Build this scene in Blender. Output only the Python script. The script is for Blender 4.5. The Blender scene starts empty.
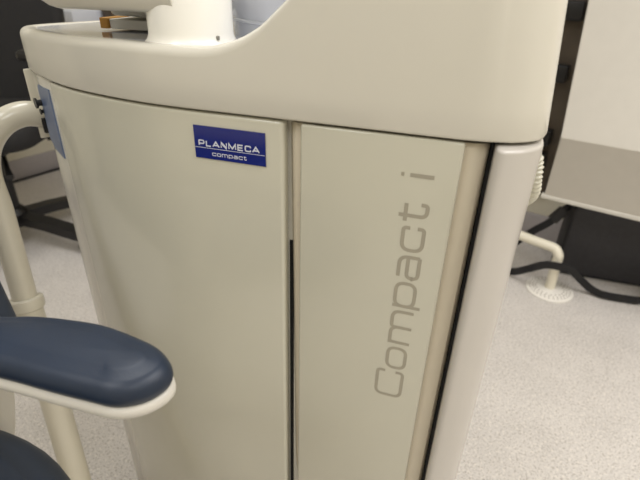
import bpy, bmesh, math, random
from mathutils import Vector, Matrix
random.seed(4)
scene = bpy.context.scene
COL = scene.collection

# ------------------------------------------------------------------ camera
cam_d = bpy.data.cameras.new('camera'); cam = bpy.data.objects.new('camera', cam_d); COL.objects.link(cam)
cam_d.sensor_width = 36; cam_d.lens = 27.0; cam_d.clip_start = 0.02
F = Vector((-0.25532816, 0.83514079, -0.48718312)).normalized()
YAW, ROLL = math.radians(17), math.radians(1.79823)
rt = Vector((math.cos(YAW), math.sin(YAW), 0)); U0 = rt.cross(F).normalized()
R = rt*math.cos(ROLL) + U0*math.sin(ROLL); U = -rt*math.sin(ROLL) + U0*math.cos(ROLL)
m = Matrix((( R.x, U.x, -F.x, 0), (R.y, U.y, -F.y, 0), (R.z, U.z, -F.z, 0.95), (0, 0, 0, 1)))
cam.matrix_world = m
cam_d.dof.use_dof = True; cam_d.dof.focus_distance = 0.53; cam_d.dof.aperture_fstop = 7.0
scene.camera = cam

# ------------------------------------------------------------------ world, light, exposure
w = bpy.data.worlds.new('world'); scene.world = w; w.use_nodes = True
w.node_tree.nodes['Background'].inputs[0].default_value = (1.0, 1.0, 1.0, 1)
w.node_tree.nodes['Background'].inputs[1].default_value = 0.25
def area(name, loc, size, power, col=(1, 1, 1), target=None):
    d = bpy.data.lights.new(name, 'AREA'); d.shape = 'RECTANGLE'; d.size, d.size_y = size
    d.energy = power; d.color = col
    o = bpy.data.objects.new(name, d); COL.objects.link(o); o.location = loc
    if target is not None:
        o.rotation_euler = (Vector(target)-Vector(loc)).to_track_quat('-Z', 'Y').to_euler()
    return o
area('ceiling_light', (-0.75, 0.95, 2.55), (0.6, 1.2), 20)
area('ceiling_light', (0.9, 0.6, 2.55), (0.6, 1.2), 24, (1, 0.99, 0.99))
area('ceiling_light', (-0.9, -0.9, 2.55), (0.6, 1.2), 22)
area('ceiling_light', (0.9, -1.3, 2.55), (0.6, 1.2), 20)
area('ceiling_light', (1.9, 0.4, 2.55), (0.6, 1.2), 24, (1, 0.97, 0.98))
vs = scene.view_settings
scene.display_settings.display_device = 'sRGB'
vs.view_transform = 'Standard'; vs.look = 'None'; vs.gamma = 1.0; vs.exposure = -0.28; vs.use_curve_mapping = False

# ------------------------------------------------------------------ materials
def srgb(r, g, b):
    f = lambda c: (c/255/12.92) if c/255 <= 0.04045 else ((c/255+0.055)/1.055)**2.4
    return (f(r), f(g), f(b), 1)
def mat(name, rgb, rough=0.4, metal=0.0, coat=0.0, var=0.04, scale=30, bump=0.0, spec=0.5):
    m = bpy.data.materials.new(name); m.use_nodes = True
    nt = m.node_tree; b = nt.nodes['Principled BSDF']
    b.inputs['Roughness'].default_value = rough; b.inputs['Metallic'].default_value = metal
    b.inputs['Coat Weight'].default_value = coat; b.inputs['Coat Roughness'].default_value = 0.06
    b.inputs['Specular IOR Level'].default_value = spec
    tc = nt.nodes.new('ShaderNodeTexCoord'); n = nt.nodes.new('ShaderNodeTexNoise')
    n.inputs['Scale'].default_value = scale; n.inputs['Detail'].default_value = 4
    nt.links.new(tc.outputs['Object'], n.inputs['Vector'])
    rp = nt.nodes.new('ShaderNodeValToRGB'); c = srgb(*rgb)
    rp.color_ramp.elements[0].position = 0.3; rp.color_ramp.elements[1].position = 0.7
    rp.color_ramp.elements[0].color = tuple(v*(1-var) for v in c[:3])+(1,)
    rp.color_ramp.elements[1].color = tuple(min(1, v*(1+var)) for v in c[:3])+(1,)
    nt.links.new(n.outputs['Fac'], rp.inputs['Fac']); nt.links.new(rp.outputs['Color'], b.inputs['Base Color'])
    if bump:
        bp = nt.nodes.new('ShaderNodeBump'); bp.inputs['Strength'].default_value = bump; bp.inputs['Distance'].default_value = 0.002
        n2 = nt.nodes.new('ShaderNodeTexNoise'); n2.inputs['Scale'].default_value = 500
        nt.links.new(tc.outputs['Object'], n2.inputs['Vector'])
        nt.links.new(n2.outputs['Fac'], bp.inputs['Height']); nt.links.new(bp.outputs['Normal'], b.inputs['Normal'])
    return m
M = dict(
    cream=mat('cream_gloss_plastic', (203, 200, 184), 0.22, coat=0.5, var=0.015, scale=6),
    head=mat('cream_head_plastic', (217, 213, 201), 0.22, coat=0.4, var=0.015, scale=6),
    fascia=mat('cream_fascia', (198, 195, 179), 0.25, coat=0.3, var=0.015, scale=6),
    column=mat('cream_column_plastic', (196, 191, 184), 0.25, coat=0.4, var=0.015, scale=6),
    beige=mat('beige_inner_plastic', (208, 198, 178), 0.4, var=0.02),
    white=mat('white_plastic', (252, 250, 242), 0.3, coat=0.3, var=0.01),
    tube=mat('cream_painted_metal', (222, 216, 198), 0.28, coat=0.4, var=0.01),
    basin=mat('pale_blue_white_plastic', (196, 199, 208), 0.1, coat=0.4, var=0.02),
    blueplate=mat('slate_blue_plate', (112, 127, 158), 0.4, var=0.03),
    badge=mat('royal_blue_badge', (17, 32, 118), 0.15, coat=0.6, var=0.02),
    silver=mat('silver_lettering', (214, 218, 230), 0.35, var=0.0),
    greyprint=mat('grey_printed_lettering', (166, 160, 144), 0.45, var=0.0),
    black=mat('black_plastic', (22, 21, 22), 0.45, var=0.1),
    void=mat('black_gap_shade', (8, 8, 8), 0.8, var=0.0),  # near-black that paints the shade inside gaps between parts
    navy=mat('navy_vinyl', (26, 39, 58), 0.42, coat=0.0, var=0.06, bump=0.06),
    slate=mat('slate_navy_vinyl', (40, 49, 64), 0.45, var=0.06, bump=0.05),
    shell=mat('white_grey_shell', (210, 206, 197), 0.4, var=0.01),
    mesh=mat('black_chair_fabric', (34, 33, 34), 0.85, var=0.12, scale=200),
    steel=mat('brushed_steel', (160, 158, 152), 0.3, metal=1.0),
    bag=mat('black_nylon', (48, 47, 51), 0.62, var=0.12, scale=60, bump=0.15),
    strap=mat('black_webbing', (20, 20, 23), 0.7, var=0.1),
    cab=mat('cream_cabinet_laminate', (206, 201, 191), 0.4, var=0.015),
    wall=mat('cream_wall_paint', (214, 208, 190), 0.85, var=0.015),
    ceil=mat('white_ceiling', (235, 232, 225), 0.9, var=0.01),
    skirt=mat('grey_lavender_skirting', (172, 166, 166), 0.6, var=0.06, scale=150),
    rack=mat('dark_brown_panel', (82, 72, 60), 0.6, var=0.15, scale=15),
    pipe=mat('white_pvc', (232, 226, 208), 0.35, var=0.01),
    flange=mat('white_drain_plastic', (236, 232, 224), 0.4, var=0.01),
    hole=mat('drain_hole', (150, 140, 128), 0.8, var=0.0),
    orange=mat('orange_card', (204, 150, 70), 0.6),
    paper=mat('white_paper', (238, 236, 228), 0.8, var=0.01),
    bluepaper=mat('bluish_white_card', (212, 216, 228), 0.7, var=0.02),
    brown=mat('dark_brown_wood', (70, 58, 46), 0.5, var=0.15),
    desk=mat('desk_laminate', (196, 186, 164), 0.5, var=0.03),
)
# speckled vinyl floor
fm = mat('speckled_vinyl_floor', (211, 206, 201), 0.45, var=0.05, scale=9, spec=0.4)
nt = fm.node_tree; b = nt.nodes['Principled BSDF']
tc = nt.nodes.new('ShaderNodeTexCoord')
src = b.inputs['Base Color'].links[0].from_socket
prev = src
for sc_, lo, hi, colr in ((210, 0.30, 0.43, (150, 140, 128)), (330, 0.28, 0.40, (120, 110, 104)), (160, 0.32, 0.43, (232, 226, 218))):
    n = nt.nodes.new('ShaderNodeTexNoise'); n.inputs['Scale'].default_value = sc_; n.inputs['Detail'].default_value = 1
    mp = nt.nodes.new('ShaderNodeMapping'); mp.inputs['Location'].default_value = (sc_, 3, 1)
    nt.links.new(tc.outputs['Object'], mp.inputs['Vector']); nt.links.new(mp.outputs['Vector'], n.inputs['Vector'])
    rp = nt.nodes.new('ShaderNodeMapRange'); rp.inputs['From Min'].default_value = hi; rp.inputs['From Max'].default_value = lo
    rp.inputs['To Min'].default_value = 0; rp.inputs['To Max'].default_value = 0.75
    nt.links.new(n.outputs['Fac'], rp.inputs['Value'])
    mx = nt.nodes.new('ShaderNodeMix'); mx.data_type = 'RGBA'; mx.inputs['B'].default_value = srgb(*colr)
    nt.links.new(rp.outputs['Result'], mx.inputs['Factor']); nt.links.new(prev, mx.inputs['A']); prev = mx.outputs['Result']
nt.links.new(prev, b.inputs['Base Color'])
M['floor'] = fm

# ------------------------------------------------------------------ helpers
WORLD = {}
# the dental unit and chair are scaled down about the camera point so their foot meets the floor: 1 unit = 0.7787 m, floor at unscaled height -0.27
CAM_SCALE = [False]; TURN = [None]
KD, FD = 0.7787, -0.27
def scale_about_cam(p): return Vector((p[0]*KD, p[1]*KD, (p[2]-FD)*KD))
def thing(name, label, cat, loc, group=None):
    if CAM_SCALE[0]: loc = scale_about_cam(loc)
    o = bpy.data.objects.new(name, None); COL.objects.link(o); o.location = loc; o.empty_display_size = 0.05
    o['label'] = label; o['category'] = cat
    if group: o['group'] = group
    WORLD[o] = Vector(loc); return o
def build(name, bm, material, parent=None, sharp=35, label=None, cat=None, kind=None, group=None):
    """link the bmesh (in world coordinates) as ONE mesh object with its origin at its own middle"""
    bmesh.ops.recalc_face_normals(bm, faces=bm.faces)
    if TURN[0]:
        bmesh.ops.rotate(bm, cent=TURN[0][0], matrix=Matrix.Rotation(TURN[0][1], 3, 'Z'), verts=bm.verts)
    if CAM_SCALE[0]:
        for v in bm.verts: v.co = scale_about_cam(v.co)
    lo = Vector([min(v.co[i] for v in bm.verts) for i in range(3)]); hi = Vector([max(v.co[i] for v in bm.verts) for i in range(3)])
    c = (lo+hi)/2
    if parent is None: c.z = lo.z
    for v in bm.verts: v.co -= c
    me = bpy.data.meshes.new(name); bm.to_mesh(me); bm.free()
    for p in me.polygons: p.use_smooth = True
    me.set_sharp_from_angle(angle=math.radians(sharp))
    me.materials.append(material)
    o = bpy.data.objects.new(name, me); COL.objects.link(o)
    o.location = c - (WORLD[parent] if parent else Vector()); o.parent = parent; WORLD[o] = c
    for k, v in (('label', label), ('category', cat), ('kind', kind), ('group', group)):
        if v: o[k] = v
    return o
def bevel(bm, width, seg=3, ang=30):
    es = [e for e in bm.edges if len(e.link_faces) == 2 and e.calc_face_angle(0) > math.radians(ang)]
    if es and width: bmesh.ops.bevel(bm, geom=es, offset=width, segments=seg, profile=0.5, affect='EDGES', clamp_overlap=True)
def loft(rings, bm=None, cap=True, closed=True):
    bm = bm or bmesh.new(); vr = [[bm.verts.new(p) for p in r] for r in rings]; n = len(vr[0])
    for a, b_ in zip(vr, vr[1:]):
        for i in range(n if closed else n-1):
            j = (i+1) % n; bm.faces.new((a[i], a[j], b_[j], b_[i]))
    if cap: bm.faces.new(vr[0][::-1]); bm.faces.new(vr[-1])
    return bm
def prism(outline, z0, z1, bev=0.0, seg=3, bm=None):
    t = loft([[(x, y, z0) for x, y in outline], [(x, y, z1) for x, y in outline]])
    bmesh.ops.recalc_face_normals(t, faces=t.faces); bevel(t, bev, seg)
    return merge(bm, t)
def merge(bm, t):
    if bm is None: return t
    me = bpy.data.meshes.new('tmp'); t.to_mesh(me); t.free(); bm.from_mesh(me); bpy.data.meshes.remove(me); return bm
def box(lo, hi, bev=0.0, seg=3, rot=0.0, bm=None, ctr=None):
    (x0, y0, z0), (x1, y1, z1) = lo, hi
    t = prism([(x0, y0), (x1, y0), (x1, y1), (x0, y1)], z0, z1, bev, seg)
    if rot:
        c = Vector(ctr) if ctr else Vector(((x0+x1)/2, (y0+y1)/2, 0))
        bmesh.ops.rotate(t, cent=c, matrix=Matrix.Rotation(rot, 3, 'Z'), verts=t.verts)
    return merge(bm, t)
def catmull(pts, n=8, closed=False):
    P = [Vector(p) for p in pts]; out = []; N = len(P)
    for i in range(N if closed else N-1):
        if closed: p0, p1, p2, p3 = P[i-1], P[i], P[(i+1) % N], P[(i+2) % N]
        else: p0, p1, p2, p3 = P[max(i-1, 0)], P[i], P[i+1], P[min(i+2, N-1)]
        for k in range(n):
            t = k/n
            out.append(0.5*((2*p1)+(p2-p0)*t+(2*p0-5*p1+4*p2-p3)*t*t+(3*p1-p0-3*p2+p3)*t**3))
    if not closed: out.append(P[-1])
    return out
def tube(path, rad, seg=20, cap=True, bm=None, flat=None):
    """round (or, with flat=(w,h), strap-like) sweep along a path; rad may be a function of 0..1"""
    P = [Vector(p) for p in path]; rings = []; up = Vector((0.13, 0.21, 1)).normalized(); prev = None
    for i, p in enumerate(P):
        t = (P[min(i+1, len(P)-1)]-P[max(i-1, 0)]).normalized()
        if prev is None:
            n = t.cross(up); n = n if n.length > 0.1 else t.cross(Vector((1, 0, 0)))
        else: n = prev - t*prev.dot(t)
        n.normalize(); prev = n; bnm = t.cross(n)
        if flat:
            # wide side lies across the path, horizontal where possible
            h = Vector((0, 0, 1)).cross(t); h = h.normalized() if h.length > 0.05 else n
            k = t.cross(h); a, c = flat
            rings.append([p+h*a*sx+k*c*sy for sx, sy in ((-1, -1), (1, -1), (1, 1), (-1, 1))])
        else:
            r = rad(i/(len(P)-1)) if callable(rad) else rad
            rings.append([p+(n*math.cos(2*math.pi*q/seg)+bnm*math.sin(2*math.pi*q/seg))*r for q in range(seg)])
    return merge(bm, loft(rings, cap=cap))
def lathe(cx, cy, prof, seg=48, bm=None):
    return merge(bm, loft([[(cx+r*math.cos(2*math.pi*q/seg), cy+r*math.sin(2*math.pi*q/seg), z) for q in range(seg)] for r, z in prof]))
def roundrect(x0, y0, x1, y1, r, n=6):
    o = []
    for cx, cy, a in ((x1-r, y1-r, 0), (x0+r, y1-r, 90), (x0+r, y0+r, 180), (x1-r, y0+r, 270)):
        for k in range(n+1):
            t = math.radians(a+90*k/n); o.append((cx+r*math.cos(t), cy+r*math.sin(t)))
    return o
def inset2d(pts, d):
    n = len(pts); out = []
    ar = sum(pts[i][0]*pts[(i+1) % n][1]-pts[(i+1) % n][0]*pts[i][1] for i in range(n)); s = 1 if ar > 0 else -1
    for i in range(n):
        a, c = Vector(pts[i-1][:2]), Vector(pts[(i+1) % n][:2]); t = (c-a).normalized()
        out.append((pts[i][0]-t.y*d*s, pts[i][1]+t.x*d*s))
    return out
def cushion(outline, z0, z1, r, n=6, puff=0.0):
    """a padded slab: outline rounded over on top and bottom"""
    rings = []
    for k in range(n+1):
        a = math.pi/2*(1-k/n); rings.append((r*(1-math.cos(a)), z0+r*(1-math.sin(a))))
    for k in range(n+1):
        a = math.pi/2*k/n; rings.append((r*(1-math.cos(a)), z1-r*(1-math.sin(a))))
    rr = []
    # pull the outline in towards its middle line, so that it never folds over itself
    xs = [p[0] for p in outline]; x0, x1 = min(xs), max(xs); h = min(x1-x0, max(p[1] for p in outline)-min(p[1] for p in outline))/2
    xa, xb = x0+h, x1-h; n_ = len(outline)
    def mid(sx):
        ys = []
        for (ax, ay), (bx, by) in zip(outline, list(outline[1:])+[outline[0]]):
            if (ax-sx)*(bx-sx) <= 0 and abs(bx-ax) > 1e-9: ys.append(ay+(by-ay)*(sx-ax)/(bx-ax))
        return (min(ys)+max(ys))/2
    def pull(x, y, d):
        sx = min(max(x, xa), xb); v = Vector((sx-x, mid(sx)-y)); l = v.length; d = min(d, 0.75*l)
        return (x+v.x/l*d, y+v.y/l*d)
    for d, z in rings: rr.append([(*pull(x, y, d), z) for x, y in outline])
    if puff: rr.append([(*pull(x, y, r+0.006), z1+puff*0.7) for x, y in outline]); rr.append([(*pull(x, y, r+0.011), z1+puff) for x, y in outline])
    return loft(rr)

# ------------------------------------------------------------------ the room (turned 17 degrees against the unit)
RO = Vector((0.30, 2.0, 0)); RA = math.radians(-16.6)
ex = Vector((math.cos(RA), math.sin(RA), 0)); ey = Vector((-math.sin(RA), math.cos(RA), 0))
def rm(u, v, z=0.0): return RO + ex*u + ey*v + Vector((0, 0, z))
def rbox(u0, u1, v0, v1, z0, z1, bev=0.0, bm=None, seg=3):
    t = prism([tuple(rm(u, v)[:2]) for u, v in ((u0, v0), (u1, v0), (u1, v1), (u0, v1))], z0, z1, bev, seg)
    return merge(bm, t)
UL, UR, VF, ZC = -2.22, 2.6, -4.2, 2.6
build('floor', rbox(UL-0.1, UR+0.1, VF-0.1, 0.1, -0.1, 0.0), M['floor'], kind='structure')
build('ceiling', rbox(UL-0.1, UR+0.1, VF-0.1, 0.1, ZC, ZC+0.1), M['ceil'], kind='structure')
build('wall_back', rbox(UL-0.1, UR+0.1, 0, 0.1, 0, ZC), M['wall'], kind='structure')
build('wall_left', rbox(UL-0.1, UL, VF, 0, 0, ZC), M['wall'], kind='structure')
build('wall_right', rbox(UR, UR+0.1, VF, 0, 0, ZC), M['wall'], kind='structure')
build('wall_front', rbox(UL-0.1, UR+0.1, VF-0.1, VF, 0, ZC), M['wall'], kind='structure')
build('baseboard_back', rbox(UL, UR, -0.012, 0, 0, 0.10, 0.004), M['skirt'], kind='structure')
build('baseboard_left', rbox(UL, UL+0.012, VF, -0.012, 0, 0.10, 0.004), M['skirt'], kind='structure')

# ------------------------------------------------------------------ dental unit
CAM_SCALE[0] = True
unit = thing('dental_unit', 'big cream dental unit cabinet with blue badge and grey vertical lettering', 'dental unit', (-0.33, 0.75, FD))
front = [(-0.624, 0.596), (-0.585, 0.577), (-0.544, 0.562), (-0.488, 0.547), (-0.413, 0.534), (-0.347, 0.530), (-0.271, 0.530), (-0.2125, 0.530)]
fc = [tuple(p) for p in catmull([Vector(p) for p in front], 6)]
# carcass
body = [(-0.205, 0.552), (-0.30, 0.552), (-0.41, 0.555), (-0.49, 0.568), (-0.55, 0.584), (-0.60, 0.606), (-0.628, 0.602), (-0.66, 0.618),
        (-0.680, 0.6305), (-0.694, 0.641), (-0.700, 0.660), (-0.695, 0.78), (-0.66, 0.92), (0.06, 0.92), (0.06, 0.575), (0.03, 0.565)]
build('cabinet_body', prism(body, FD, 0.796, 0.003, 2), M['head'], unit)
def door_from(curve, th, z0, z1, bev):
    n = len(curve); back = []
    for i, (x, y) in enumerate(curve):
        a, c = Vector(curve[max(i-1, 0)]), Vector(curve[min(i+1, n-1)]); t = (c-a).normalized()
        back.append((x-t.y*th, y+t.x*th))
    return prism(curve+back[::-1], z0, z1, bev, 4)
d1 = build('door', door_from(fc, 0.019, FD+0.03, 0.7925, 0.006), M['cream'], unit)
# second door: rounded carrier with a flat fascia on it
rings = []
for z in (FD+0.03, -0.1, 0.05, 0.10, 0.13, 0.155, 0.175, 0.19, 0.45, 0.62, 0.786, 0.790):
    k = min(1.0, max(0.0, (0.185-z)/0.13)); xl = -0.2122+0.0075*min(1.0, (0.790-z)/0.6)+0.016*k*k; e = 0.003 if z in (FD+0.03, 0.790) else 0
    rings.append([(xl+e, 0.578, z), (xl+e, 0.560, z), (xl+0.002+e, 0.551, z), (xl+0.007, 0.543+e, z), (xl+0.014, 0.5385+e, z),
                  (0.002, 0.5375+e, z), (0.011, 0.5395+e, z), (0.021, 0.5445+e, z), (0.0256-e, 0.553, z), (0.0266-e, 0.563, z), (0.0266-e, 0.578, z)])
d2 = build('door', loft(rings), M['beige'], unit, label='right door with flat front plate carrying grey vertical lettering')
fas = build('fascia', prism([(-0.1905, 0.5285), (-0.0005, 0.5285), (-0.0005, 0.540), (-0.1905, 0.540)], FD+0.03, 0.7925, 0.003, 3), M['fascia'], d2)
build('gap_shade_strip', box((0.0266, 0.550, FD+0.03), (0.0304, 0.60, 0.792)), M['void'], unit)  # dark strip painted in for the shade in the gap beside the column
build('gap_shade_strip', box((-0.2126, 0.5505, FD+0.03), (-0.2070, 0.56, 0.62)), M['void'], unit)  # dark strip painted in for the shade deep between the two doors
build('gap_shade_strip', box((0.0, 0.543, 0.7928), (0.034, 0.60, 0.797)), M['void'], unit)  # dark strip standing in for the shadow under the head
# right corner column
colp = catmull([Vector(p) for p in ((0.0305, 0.60), (0.0305, 0.545), (0.031, 0.525), (0.037, 0.5185), (0.047, 0.5215), (0.060, 0.530), (0.072, 0.543), (0.080, 0.560), (0.083, 0.585), (0.083, 0.66))], 5)
colp = [tuple(p) for p in colp] + [(0.0305, 0.66)]
build('corner_column', prism(colp, FD, 0.7922, 0.004, 4), M['column'], unit)

# head that carries the basin
hp = [(-0.66, 0.925), (-0.70, 0.82), (-0.730, 0.73), (-0.736, 0.69), (-0.729, 0.664), (-0.703, 0.640), (-0.665, 0.616), (-0.624, 0.593), (-0.585, 0.5745), (-0.544, 0.559), (-0.488, 0.544), (-0.413, 0.531),
      (-0.347, 0.527), (-0.271, 0.527), (-0.19, 0.527), (-0.10, 0.527), (-0.03, 0.527), (0.010, 0.5285), (0.038, 0.5345), (0.060, 0.545), (0.077, 0.562), (0.085, 0.590), (0.087, 0.63), (0.087, 0.75), (0.087, 0.90), (0.07, 0.94),
      (-0.05, 0.95), (-0.2, 0.95), (-0.3, 0.95), (-0.45, 0.95), (-0.60, 0.95)]
hp = [tuple(p) for p in catmull([Vector(p) for p in hp], 8, True)]
def hh(x):
    pts = [(-9, 0.860), (-0.70, 0.860), (-0.45, 0.868), (-0.345, 0.868), (-0.315, 0.8695), (-0.295, 0.8725), (-0.275, 0.8785), (-0.258, 0.886), (-0.239, 0.8975), (-0.207, 0.926), (-0.168, 0.964), (-0.12, 0.99), (-0.05, 1.01), (9, 1.02)]
    for (a, za), (b_, zb) in zip(pts, pts[1:]):
        if a <= x <= b_: return za+(zb-za)*(x-a)/(b_-a)
def hring(d, f):
    out = []
    for p, q in zip(inset2d(hp, d), hp):
        z = f(q[0]); k = min(1.0, max(0.0, p[0]/0.03)); out.append((p[0]-k*max(0.0, z-0.80)*0.095, p[1], z))   # right end drafts inwards
    return out
Rf = 0.012
rings = [hring(0.0035, lambda x: 0.7955), hring(0.001, lambda x: 0.7965), hring(0, lambda x: 0.799), hring(0, lambda x: 0.83), hring(0, lambda x: hh(x)-Rf)]
for k in range(1, 6):
    a = math.pi/2*k/5; rings.append(hring(Rf*(1-math.cos(a)), lambda x, a=a: hh(x)-Rf*(1-math.sin(a))))
rings += [hring(0.020, hh), hring(0.0235, lambda x: hh(x)-0.001), hring(0.025, lambda x: min(hh(x)-0.002, 0.872)), hring(0.026, lambda x: 0.854)]
headp = build('head_casing', loft(rings), M['head'], unit, 50)
bo_ = inset2d(hp, 0.0265)
build('basin', loft([[(x, y, 0.852) for x, y in bo_], [(x, y, min(hh(x)-0.0015, 0.8675)) for x, y in bo_]]), M['basin'], unit)
bowl = build('cuspidor_bowl', lathe(-0.245, 0.79, [(0.141, 0.864), (0.1412, 0.867), (0.142, 0.876), (0.143, 0.8835), (0.1455, 0.885), (0.1455, 0.8875), (0.143, 0.889), (0.147, 0.905), (0.151, 0.925), (0.152, 0.930), (0.150, 0.933), (0.145, 0.930), (0.11, 0.895), (0.06, 0.872), (0.0, 0.868)], 72), M['basin'], unit)
# pivot column and arm above the head
cx, cy, cr = -0.370, 0.602, 0.0545
piv = build('pivot_column', lathe(cx, cy, [(cr+0.006, 0.860), (cr+0.006, 0.8655), (cr+0.003, 0.8685), (cr+0.0008, 0.873), (cr, 0.878), (cr, 0.99), (cr-0.004, 0.996), (cr-0.02, 1.0)], 64), M['white'], unit)
build('screw', lathe(-0.3190, 0.5790, [(0.0022, 0.872), (0.0022, 0.8765), (0.001, 0.877)], 10), M['steel'], piv)
arm = loft([[(x, y, z) for y, z in roundrect(0.545, zl, 0.655, 0.99, 0.02, 4)] for x, zl in ((-0.68, 0.965), (-0.60, 0.925), (-0.552, 0.901), (-0.54, 0.8985), (-0.40, 0.9), (-0.36, 0.9))])
build('arm', arm, M['head'], unit)
build('arm_joint', box((-0.545, 0.66, 0.884), (-0.42, 0.76, 0.99), 0.008), M['head'], unit)

# left flank: slate blue plate, latch, tube bracket, tube
sd = Vector((-0.072, 0.042)).normalized(); sn = Vector((-sd.y*1, sd.x)) ; sn = Vector((-0.5038, -0.8638))
def side(s, off): 
    p = Vector((-0.628, 0.602))+sd*s+sn*off; return (p.x, p.y)
bp = loft([[(*side(0.011, o), 0.664), (*side(0.054, o), 0.6705), (*side(0.072, o), 0.685), (*side(0.072, o), 0.770), (*side(0.067, o), 0.776), (*side(0.011, o), 0.777)] for o in (-0.002, 0.003)])
bevel(bp, 0.001, 2)
pl = build('side_plate', bp, M['blueplate'], unit, label='slate blue plate on the left flank')
t = bmesh.new()
for s, z, r, L in ((0.070, 0.746, 0.0085, 0.013), (0.072, 0.731, 0.005, 0.008)):
    a = Vector((*side(s, 0.002), z)); e = Vector((*side(s, L), z)); tube([a, a.lerp(e, 0.7), a.lerp(e, 0.72), e], lambda q, r=r: r if q > 0.5 else r*0.6, 14, bm=t)
build('latch', t, M['black'], pl)
brk = build('tube_bracket', prism([side(0.080, -0.030), side(0.104, -0.002), side(0.104, 0.010), side(0.110, 0.010), side(0.112, -0.004), side(0.09, -0.034)], 0.677, 0.795, 0.0015, 2), M['tube'], unit)
build('bracket_clip', prism([side(0.084, -0.006), side(0.084, 0.006), side(0.092, 0.006), side(0.092, -0.006)], 0.690, 0.716, 0.001, 1), M['black'], brk)
P1, P2 = Vector((-0.767, 0.56, 0.529)), Vector((-0.659, 0.458, 0.0))
D = (P2-P1).normalized()
arch = catmull([(-0.722, 0.660, 0.716), (-0.738, 0.632, 0.722), (-0.757, 0.603, 0.709), (-0.778, 0.584, 0.674), (-0.785, 0.574, 0.625), P1-D*0.04, P1, P1.lerp(P2, 0.25), P1.lerp(P2, 0.42)], 8)
tb = build('support_tube', tube(arch, 0.0215, 28), M['tube'], unit)
build('sleeve', tube([P1.lerp(P2, 0.265), P1.lerp(P2, 0.7), P2+D*(-FD-0.004)/-D.z], 0.0255, 28), M['tube'], tb)
build('collar', tube([P1.lerp(P2, q) for q in (0.243, 0.247, 0.255, 0.275, 0.283, 0.288)], lambda q: 0.0255 if q in (0, 1) else 0.0305 if 0.3 < q < 0.7 else 0.0295, 28), M['tube'], tb)
# corrugated hose behind the column
hz = catmull([Vector((0.075, 0.87, 0.688)), Vector((0.116, 0.893, 0.680)), Vector((0.127, 0.90, 0.66)), Vector((0.131, 0.90, 0.632)), Vector((0.1345, 0.91, 0.60)), Vector((0.120, 0.93, 0.572)), Vector((0.05, 0.90, 0.545))], 60)
acc = [0.0]
for a, c in zip(hz, hz[1:]): acc.append(acc[-1]+(c-a).length)
build('corrugated_hose', tube(hz, lambda q: 0.0105+0.0012*math.sin(acc[min(len(acc)-1, int(round(q*(len(acc)-1))))]*2*math.pi/0.0085), 14), M['cream'], unit)

# ------------------------------------------------------------------ lettering (strokes)
def fillet(pts, r, closed=False, n=6):
    P = [Vector(p) for p in pts]; N = len(P); out = []
    for i, p in enumerate(P):
        if not closed and i in (0, N-1): out.append(p); continue
        a, c = P[i-1], P[(i+1) % N]; la, lc = (a-p).length, (c-p).length
        d = min(r, la*0.5, lc*0.5); s, e = p+(a-p).normalized()*d, p+(c-p).normalized()*d
        for k in range(n+1):
            t = k/n; out.append(s*(1-t)**2+p*2*t*(1-t)+e*t*t)
    return out
def ribbon(bm, pts, wd, to3, closed=False):
    P = pts; N = len(P); L, Rr = [], []
    for i in range(N):
        if closed: a, c = P[i-1], P[(i+1) % N]
        else: a, c = P[max(i-1, 0)], P[min(i+1, N-1)]
        t = (c-a).normalized(); n = Vector((-t.y, t.x)); k = 1.0
        if not closed and 0 < i < N-1:
            d1_, d2_ = (P[i]-a).normalized(), (c-P[i]).normalized(); k = 1/max(0.45, math.sqrt(max(0.0, (1+d1_.dot(d2_))/2)))
        L.append(bm.verts.new(to3(P[i]+n*wd/2*k))); Rr.append(bm.verts.new(to3(P[i]-n*wd/2*k)))
    for i in range(N if closed else N-1):
        j = (i+1) % N; bm.faces.new((L[i], L[j], Rr[j], Rr[i]))
LOW = {  # width 1, x-height 1: (points, closed)
    'o': [([(0, 0), (1, 0), (1, 1), (0, 1)], True)],
    'm': [([(0, 0), (0, 1)], False), ([(0, .6), (0, 1), (.5, 1), (.5, 0)], False), ([(.5, .6), (.5, 1), (1, 1), (1, 0)], False)],
    'p': [([(0, -.36), (0, 1)], False), ([(0, 0), (1, 0), (1, 1), (0, 1)], True)],
    'a': [([(.04, 1), (1, 1), (1, 0)], False), ([(1, .57), (0, .57), (0, 0), (1, 0)], False)],
    'c': [([(1, .68), (1, 1), (0, 1), (0, 0), (1, 0), (1, .32)], False)],
    't': [([(.3, 1.32), (.3, 0), (1, 0), (1, .3)], False), ([(-.05, 1), (1, 1)], False)],
    'i': [([(0, 0), (0, 1)], False), ([(0, 1.27), (0, 1.42)], False)],
    'C': [([(1, 1.02), (1, 1.45), (0, 1.45), (0, 0), (1, 0), (1, .42)], False)],
    'P': [([(0, 0), (0, 1)], False), ([(0, 1), (1, 1), (1, .38), (0, .38)], False)], 'L': [([(0, 1), (0, 0), (1, 0)], False)],
    'A': [([(-.05, 0), (.5, 1), (1.05, 0)], False), ([(.18, .3), (.82, .3)], False)], 'N': [([(0, 0), (0, 1), (1, 0), (1, 1)], False)],
    'M': [([(0, 0), (0, 1), (.5, .1), (1, 1), (1, 0)], False)], 'E': [([(1, 1), (0, 1), (0, 0), (1, 0)], False), ([(0, .5), (.92, .5)], False)],
    'K': [([(1, .7), (1, 1), (0, 1), (0, 0), (1, 0), (1, .3)], False)],
}
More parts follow.
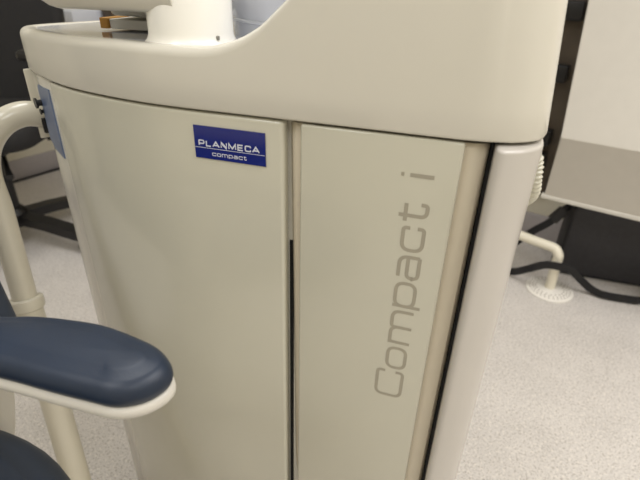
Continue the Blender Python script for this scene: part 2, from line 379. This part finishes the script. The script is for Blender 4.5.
def word(spec, xh, wd, rad, to3, material, parent):
    """printed letters, one part each"""
    for ch, u0, u1 in spec:
        bm = bmesh.new(); a, c = u0+wd/2, u1-wd/2
        if c < a: a = c = (u0+u1)/2
        r = 0 if ch in 'LANME' else rad
        for k, (pts, cl) in enumerate(LOW[ch]):
            q = [Vector((a+(c-a)*x, (xh-wd)*y+wd/2)) for x, y in pts]
            if ch in 'im' or len(pts) == 2:   # straight ends run out to the full height
                q = [Vector((p.x, p.y+(wd/2 if (y == 1 and len(pts) == 2 and ch in 'mp') else -wd/2 if y == 0 and ch in 'im' else 0))) for p, (x, y) in zip(q, pts)]
            ribbon(bm, fillet(q, r, cl) if r else q, wd, lambda p, k=k: Vector(to3(p))-Vector((0, 0.00004*k, 0)), cl)
        build('letter', bm, material, parent)
big = [('C', .3955, .4475), ('o', .4515, .4925), ('m', .4985, .5565), ('p', .5615, .6025), ('a', .6065, .6425), ('c', .6475, .6835), ('t', .6885, .7155), ('i', .7465, .7515)]
word(big, 0.0300, 0.0048, 0.011, lambda p: (-0.0275-p.y, 0.5281, p.x), M['greyprint'], d2)
badge = build('badge', loft([[(x, y, z) for x, z in ((-0.3357, 0.7330), (-0.2363, 0.7330), (-0.2363, 0.7760), (-0.3357, 0.7760))] for y in (0.532, 0.5282)]), M['badge'], unit, label='blue badge with silver lettering')
u = -0.3298; spec = []
for ch, wd in zip('PLANMEKA', (1, .9, 1.12, 1.05, 1.25, .95, 1.0, 1.12)):   # K here is the glyph of the capital C
    spec.append((ch, u, u+wd*0.0089)); u += wd*0.0089+0.0016
word(spec, 0.0085, 0.0018, 0.0022, lambda p: (p.x, 0.5279, 0.7494+p.y), M['silver'], badge)
u = -0.3112; spec = []
for ch, wd in zip('compact', (1, 1, 1.45, 1, 1, 1, .75)):
    spec.append((ch, u, u+wd*0.0059)); u += wd*0.0059+0.0011
word(spec, 0.0046, 0.0010, 0.0014, lambda p: (p.x, 0.5279, 0.7378+p.y), M['silver'], badge)
t = bmesh.new(); ribbon(t, [Vector((-0.335, 0.7475)), Vector((-0.237, 0.7475))], 0.0007, lambda p: (p.x, 0.5279, p.y))
build('rule_line', t, M['silver'], badge)

# card with an orange edge lying on the head
cd = thing('card_box', 'small white card box with orange edge on top of the cream unit', 'box', (-0.55, 0.70, 0.8655))
build('box_body', box((-0.551, 0.666, 0.8655), (-0.475, 0.75, 0.8790), 0.001, 1), M['paper'], cd)
build('edge_strip', box((-0.566, 0.662, 0.8655), (-0.5515, 0.75, 0.8805), 0.001, 1), M['orange'], cd)

# ------------------------------------------------------------------ dental chair (corner of it, lower left)
chair = thing('dental_chair', 'dark blue dental chair with white trimmed armrest beside the cream unit', 'dental chair', (-0.72, 0.02, FD))
build('base_plate', prism(roundrect(-1.15, -0.45, -0.50, 0.2, 0.12), FD, FD+0.05, 0.01), M['shell'], chair)
build('lift_column', prism(roundrect(-0.92, -0.2, -0.60, 0.12, 0.06), FD+0.05, 0.39, 0.01), M['shell'], chair)
so = roundrect(-1.25, -0.35, -0.222, 0.271, 0.25, 14)
build('seat_shell', prism(inset2d(so, 0.012), 0.35, 0.395, 0.012), M['shell'], chair)
build('seat', cushion(so, 0.392, 0.462, 0.032, 6, 0.006), M['slate'], chair)
bk = loft([[(x, y, z) for x, y in roundrect(x0, 0.30, x1, 0.38, 0.03, 5)] for z, x0, x1 in ((0.46, -1.1, -0.53), (0.50, -1.12, -0.53), (0.60, -1.16, -0.543), (0.70, -1.2, -0.58), (0.85, -1.24, -0.66), (0.95, -1.2, -0.68), (0.97, -1.15, -0.74))])
build('backrest', bk, M['slate'], chair)
ao = catmull([Vector(p) for p in ((-0.64, 0.272), (-0.54, 0.278), (-0.442, 0.286), (-0.402, 0.299), (-0.364, 0.307), (-0.322, 0.311), (-0.268, 0.304), (-0.242, 0.294), (-0.2265, 0.279), (-0.2255, 0.263), (-0.236, 0.245), (-0.257, 0.232), (-0.285, 0.229), (-0.325, 0.227), (-0.382, 0.225), (-0.46, 0.219), (-0.54, 0.207), (-0.62, 0.194), (-0.665, 0.205), (-0.675, 0.24))], 6, True)
ao = [tuple(p) for p in ao]
arm_ = build('armrest', cushion(inset2d(ao, -0.0005), 0.589, 0.603, 0.006, 4), M['shell'], chair, label='white armrest shell')
build('pad', cushion(ao, 0.597, 0.629, 0.017, 7, 0.003), M['navy'], arm_, label='navy blue armrest pad')
build('armrest_post', loft([[(x, y, z) for x, y in roundrect(-0.63, y0, x1, 0.30, 0.015)] for z, x1, y0 in ((0.385, -0.520, 0.262), (0.395, -0.508, 0.258), (0.42, -0.498, 0.255), (0.474, -0.480, 0.25), (0.55, -0.462, 0.24), (0.595, -0.45, 0.235))]), M['shell'], chair)
CAM_SCALE[0] = False
# ------------------------------------------------------------------ office chair
oc = thing('office_chair', 'black swivel office chair by the left wall behind the unit', 'office chair', (-1.60, 1.22, 0))
hx, hy = -1.60, 1.22
build('hub', lathe(hx, hy, [(0.045, 0.07), (0.05, 0.08), (0.05, 0.12), (0.035, 0.14)], 24), M['black'], oc)
for a in (2, 74, 146, 218, 290):
    d = Vector((math.cos(math.radians(a)), math.sin(math.radians(a)), 0)); c = Vector((hx, hy, 0))
    lg = build('leg', tube([c+d*0.03+Vector((0, 0, 0.10)), c+d*0.15+Vector((0, 0, 0.092)), c+d*0.33+Vector((0, 0, 0.068))], 0, flat=(0.026, 0.018)), M['black'], oc)
    e = c+d*0.315; s = Vector((-d.y, d.x, 0)); t = bmesh.new()
    for k in (-1, 1): tube([e+s*0.006*k+Vector((0, 0, 0.027)), e+s*0.022*k+Vector((0, 0, 0.027))], 0.027, 16, bm=t)
    build('castor', t, M['black'], lg)
build('gas_column', lathe(hx, hy, [(0.028, 0.12), (0.028, 0.26), (0.020, 0.262), (0.020, 0.37)], 20), M['black'], oc)
TURN[0] = (Vector((hx, hy, 0)), math.radians(20))
build('tilt_mechanism', box((hx-0.09, hy-0.10, 0.37), (hx+0.09, hy+0.12, 0.44), 0.012), M['black'], oc)
build('lever', tube([(hx+0.06, hy-0.05, 0.375), (hx+0.10, hy-0.12, 0.34), (hx+0.12, hy-0.15, 0.32)], lambda q: 0.006+0.008*q, 10), M['black'], oc)
build('seat', cushion(roundrect(hx-0.23, hy-0.22, hx+0.23, hy+0.23, 0.09, 8), 0.418, 0.50, 0.035), M['mesh'], oc)
bo = [[(x, y, z) for x, y in roundrect(hx-wd, hy+0.235+0.02*k, hx+wd, hy+0.30+0.02*k, 0.028, 5)] for k, (z, wd) in enumerate(((0.44, 0.17), (0.50, 0.19), (0.65, 0.2), (0.80, 0.2), (0.95, 0.19), (1.0, 0.15)))]
build('backrest', loft(bo), M['mesh'], oc)
build('back_bracket', tube([(hx, hy+0.1, 0.385), (hx, hy+0.30, 0.40), (hx, hy+0.36, 0.55)], 0, flat=(0.04, 0.008)), M['black'], oc)
for k in (-1, 1):
    ar = build('armrest', box((hx+k*0.27-0.035, hy-0.14, 0.69), (hx+k*0.27+0.035, hy+0.12, 0.722), 0.013), M['black'], oc)
    build('armrest_post', tube([(hx+k*0.2, hy, 0.435), (hx+k*0.275, hy, 0.445), (hx+k*0.285, hy, 0.5), (hx+k*0.275, hy, 0.695)], 0, flat=(0.012, 0.03)), M['black'], ar)

TURN[0] = None
# ------------------------------------------------------------------ desk with boxes, far behind the head
dk = thing('desk', 'pale desk against the back wall behind the cream unit', 'desk', rm(-1.5, -0.35))
build('desk_top', rbox(-2.19, -0.75, -0.68, -0.02, 0.675, 0.705, 0.003), M['desk'], dk)
for uu in (-2.12, -0.82):
    build('side_panel', rbox(uu, uu+0.03, -0.62, -0.03, 0.0, 0.675), M['desk'], dk)
build('modesty_panel', rbox(-2.09, -0.82, -0.06, -0.04, 0.3, 0.675), M['desk'], dk)
def deskbox(name, label, u0, u1, v0, v1, z0, z1, mm): build(name, rbox(u0, u1, v0, v1, z0, z1, 0.003), M[mm], label=label, cat='box')
deskbox('carton', 'bluish white carton on the desk beside the black office chair', -2.17, -2.03, -0.64, -0.35, 0.705, 0.762, 'bluepaper')
deskbox('file_box', 'dark brown file box on the desk right of bluish carton', -2.01, -1.92, -0.5, -0.2, 0.705, 0.80, 'brown')

# ------------------------------------------------------------------ wall cabinet, rack, bag, drain on the right
cb = thing('wall_cabinet', 'cream wall cabinet with sloping front hanging above the black bag', 'cabinet', rm(0.6, -0.2, 0.325))
fx = Vector((0.265, 1.552, 0)) - RO; u0 = fx.dot(ex); v0 = fx.dot(ey)
prof = [(v0+0.045, 0.332, -0.008), (v0, 0.535, 0), (v0-0.004, 0.54, 0), (v0+0.19, 0.92, -0.052), (v0+0.19, 1.35, -0.052), (-0.001, 1.35, -0.052), (-0.001, 0.332, 0)]
t = loft([[tuple(rm(uu+sh*kk, v, z)) for v, z, sh in prof] for uu, kk in ((u0, 1), (u0+1.3, 0))]); bmesh.ops.recalc_face_normals(t, faces=t.faces); bevel(t, 0.003, 2)
build('cabinet_body', t, M['cab'], cb)
build('edge_trim', rbox(u0-0.017, u0+1.299, v0+0.041, v0+0.065, 0.325, 0.339, 0.003), M['shell'], cb)
rk = thing('wall_rack', 'dark brown wall panel with black clips in the gap beside the unit', 'rack', rm(-0.1, -0.02, 0.55))
build('back_panel', rbox(-0.32, u0-0.055, -0.03, -0.001, 0.20, 1.35, 0.002), M['rack'], rk)
for zc in (0.34, 0.43, 0.66, 0.86):
    build('clip', rbox(-0.14, u0-0.08, -0.075, -0.03, zc-0.03, zc+0.03, 0.006), M['black'], rk)

bg = thing('shoulder_bag', 'black nylon shoulder bag lying on the floor under the cream cabinet', 'bag', (0.60, 1.78, 0))
def bagring(y, g):
    return [(x, y, z) for x, z in roundrect(0.385+g, 0.002+g*0.3, 0.78-g, 0.285-g, 0.02, 4)]
t = loft([bagring(1.705, 0.008), bagring(1.699, 0.016), bagring(1.704, 0.006), bagring(1.715, 0.0), bagring(1.745, -0.004), bagring(1.775, 0.0), bagring(1.782, 0.012)])
bb = build('bag_body', t, M['bag'], bg)
build('piping', tube([(0.393, 1.701, 0.02), (0.393, 1.699, 0.265), (0.41, 1.699, 0.277), (0.765, 1.699, 0.277)], 0.004, 8), M['strap'], bb)
hi = catmull([(0.39, 1.735, 0.262), (0.368, 1.715, 0.250), (0.33, 1.70, 0.200), (0.29, 1.70, 0.160), (0.25, 1.70, 0.115), (0.20, 1.69, 0.05), (0.20, 1.67, 0.022), (0.225, 1.625, 0.018), (0.250, 1.60, 0.034), (0.282, 1.56, 0.078), (0.321, 1.54, 0.112), (0.362, 1.535, 0.118), (0.408, 1.555, 0.100), (0.456, 1.58, 0.054), (0.497, 1.585, 0.024), (0.535, 1.575, 0.018), (0.60, 1.575, 0.018), (0.65, 1.585, 0.02), (0.675, 1.63, 0.04), (0.68, 1.685, 0.09)], 8)
st = build('strap', tube(hi, 0, flat=(0.004, 0.0125)), M['strap'], bg)
build('buckle', tube([(0.366, 1.712, 0.248), (0.335, 1.70, 0.207)], 0, flat=(0.007, 0.019)), M['black'], st)

dr = thing('drain_pipe', 'white drain pipe elbow rising from a round perforated floor cover', 'pipe', (0.364, 1.572, 0))
fl = build('floor_cover', lathe(0.364, 1.572, [(0.078, 0.0005), (0.078, 0.004), (0.074, 0.007), (0.03, 0.011), (0.026, 0.012)], 48), M['flange'], dr)
t = bmesh.new()
for r_, n_ in ((0.066, 30), (0.056, 26), (0.046, 20)):
    for k in range(n_):
        a = 2*math.pi*k/n_; z = 0.007+(0.074-r_)/0.044*0.004+0.0004
        lathe(0.364+r_*math.cos(a), 1.572+r_*math.sin(a), [(0.0026, z-0.002), (0.0026, z+0.0003)], 8, bm=t)
build('perforations', t, M['hole'], fl)
pp = catmull([(0.364, 1.572, 0.005), (0.363, 1.574, 0.06), (0.362, 1.577, 0.115), (0.360, 1.579, 0.138), (0.346, 1.590, 0.154), (0.315, 1.605, 0.156), (0.27, 1.63, 0.155), (0.16, 1.70, 0.155), (0.13, 1.80, 0.155), (0.12, 2.04, 0.155)], 8)
build('pipe', tube(pp, 0.0165, 20), M['pipe'], dr)

# cable along the left skirting
cp = catmull([tuple(rm(UL+0.03, v, 0.006)) for v in (-1.6, -1.2, -0.9, -0.6, -0.3)], 6)
build('cable', tube(cp, 0.006, 8), M['black'], label='black cable lying along the left skirting', cat='cable')
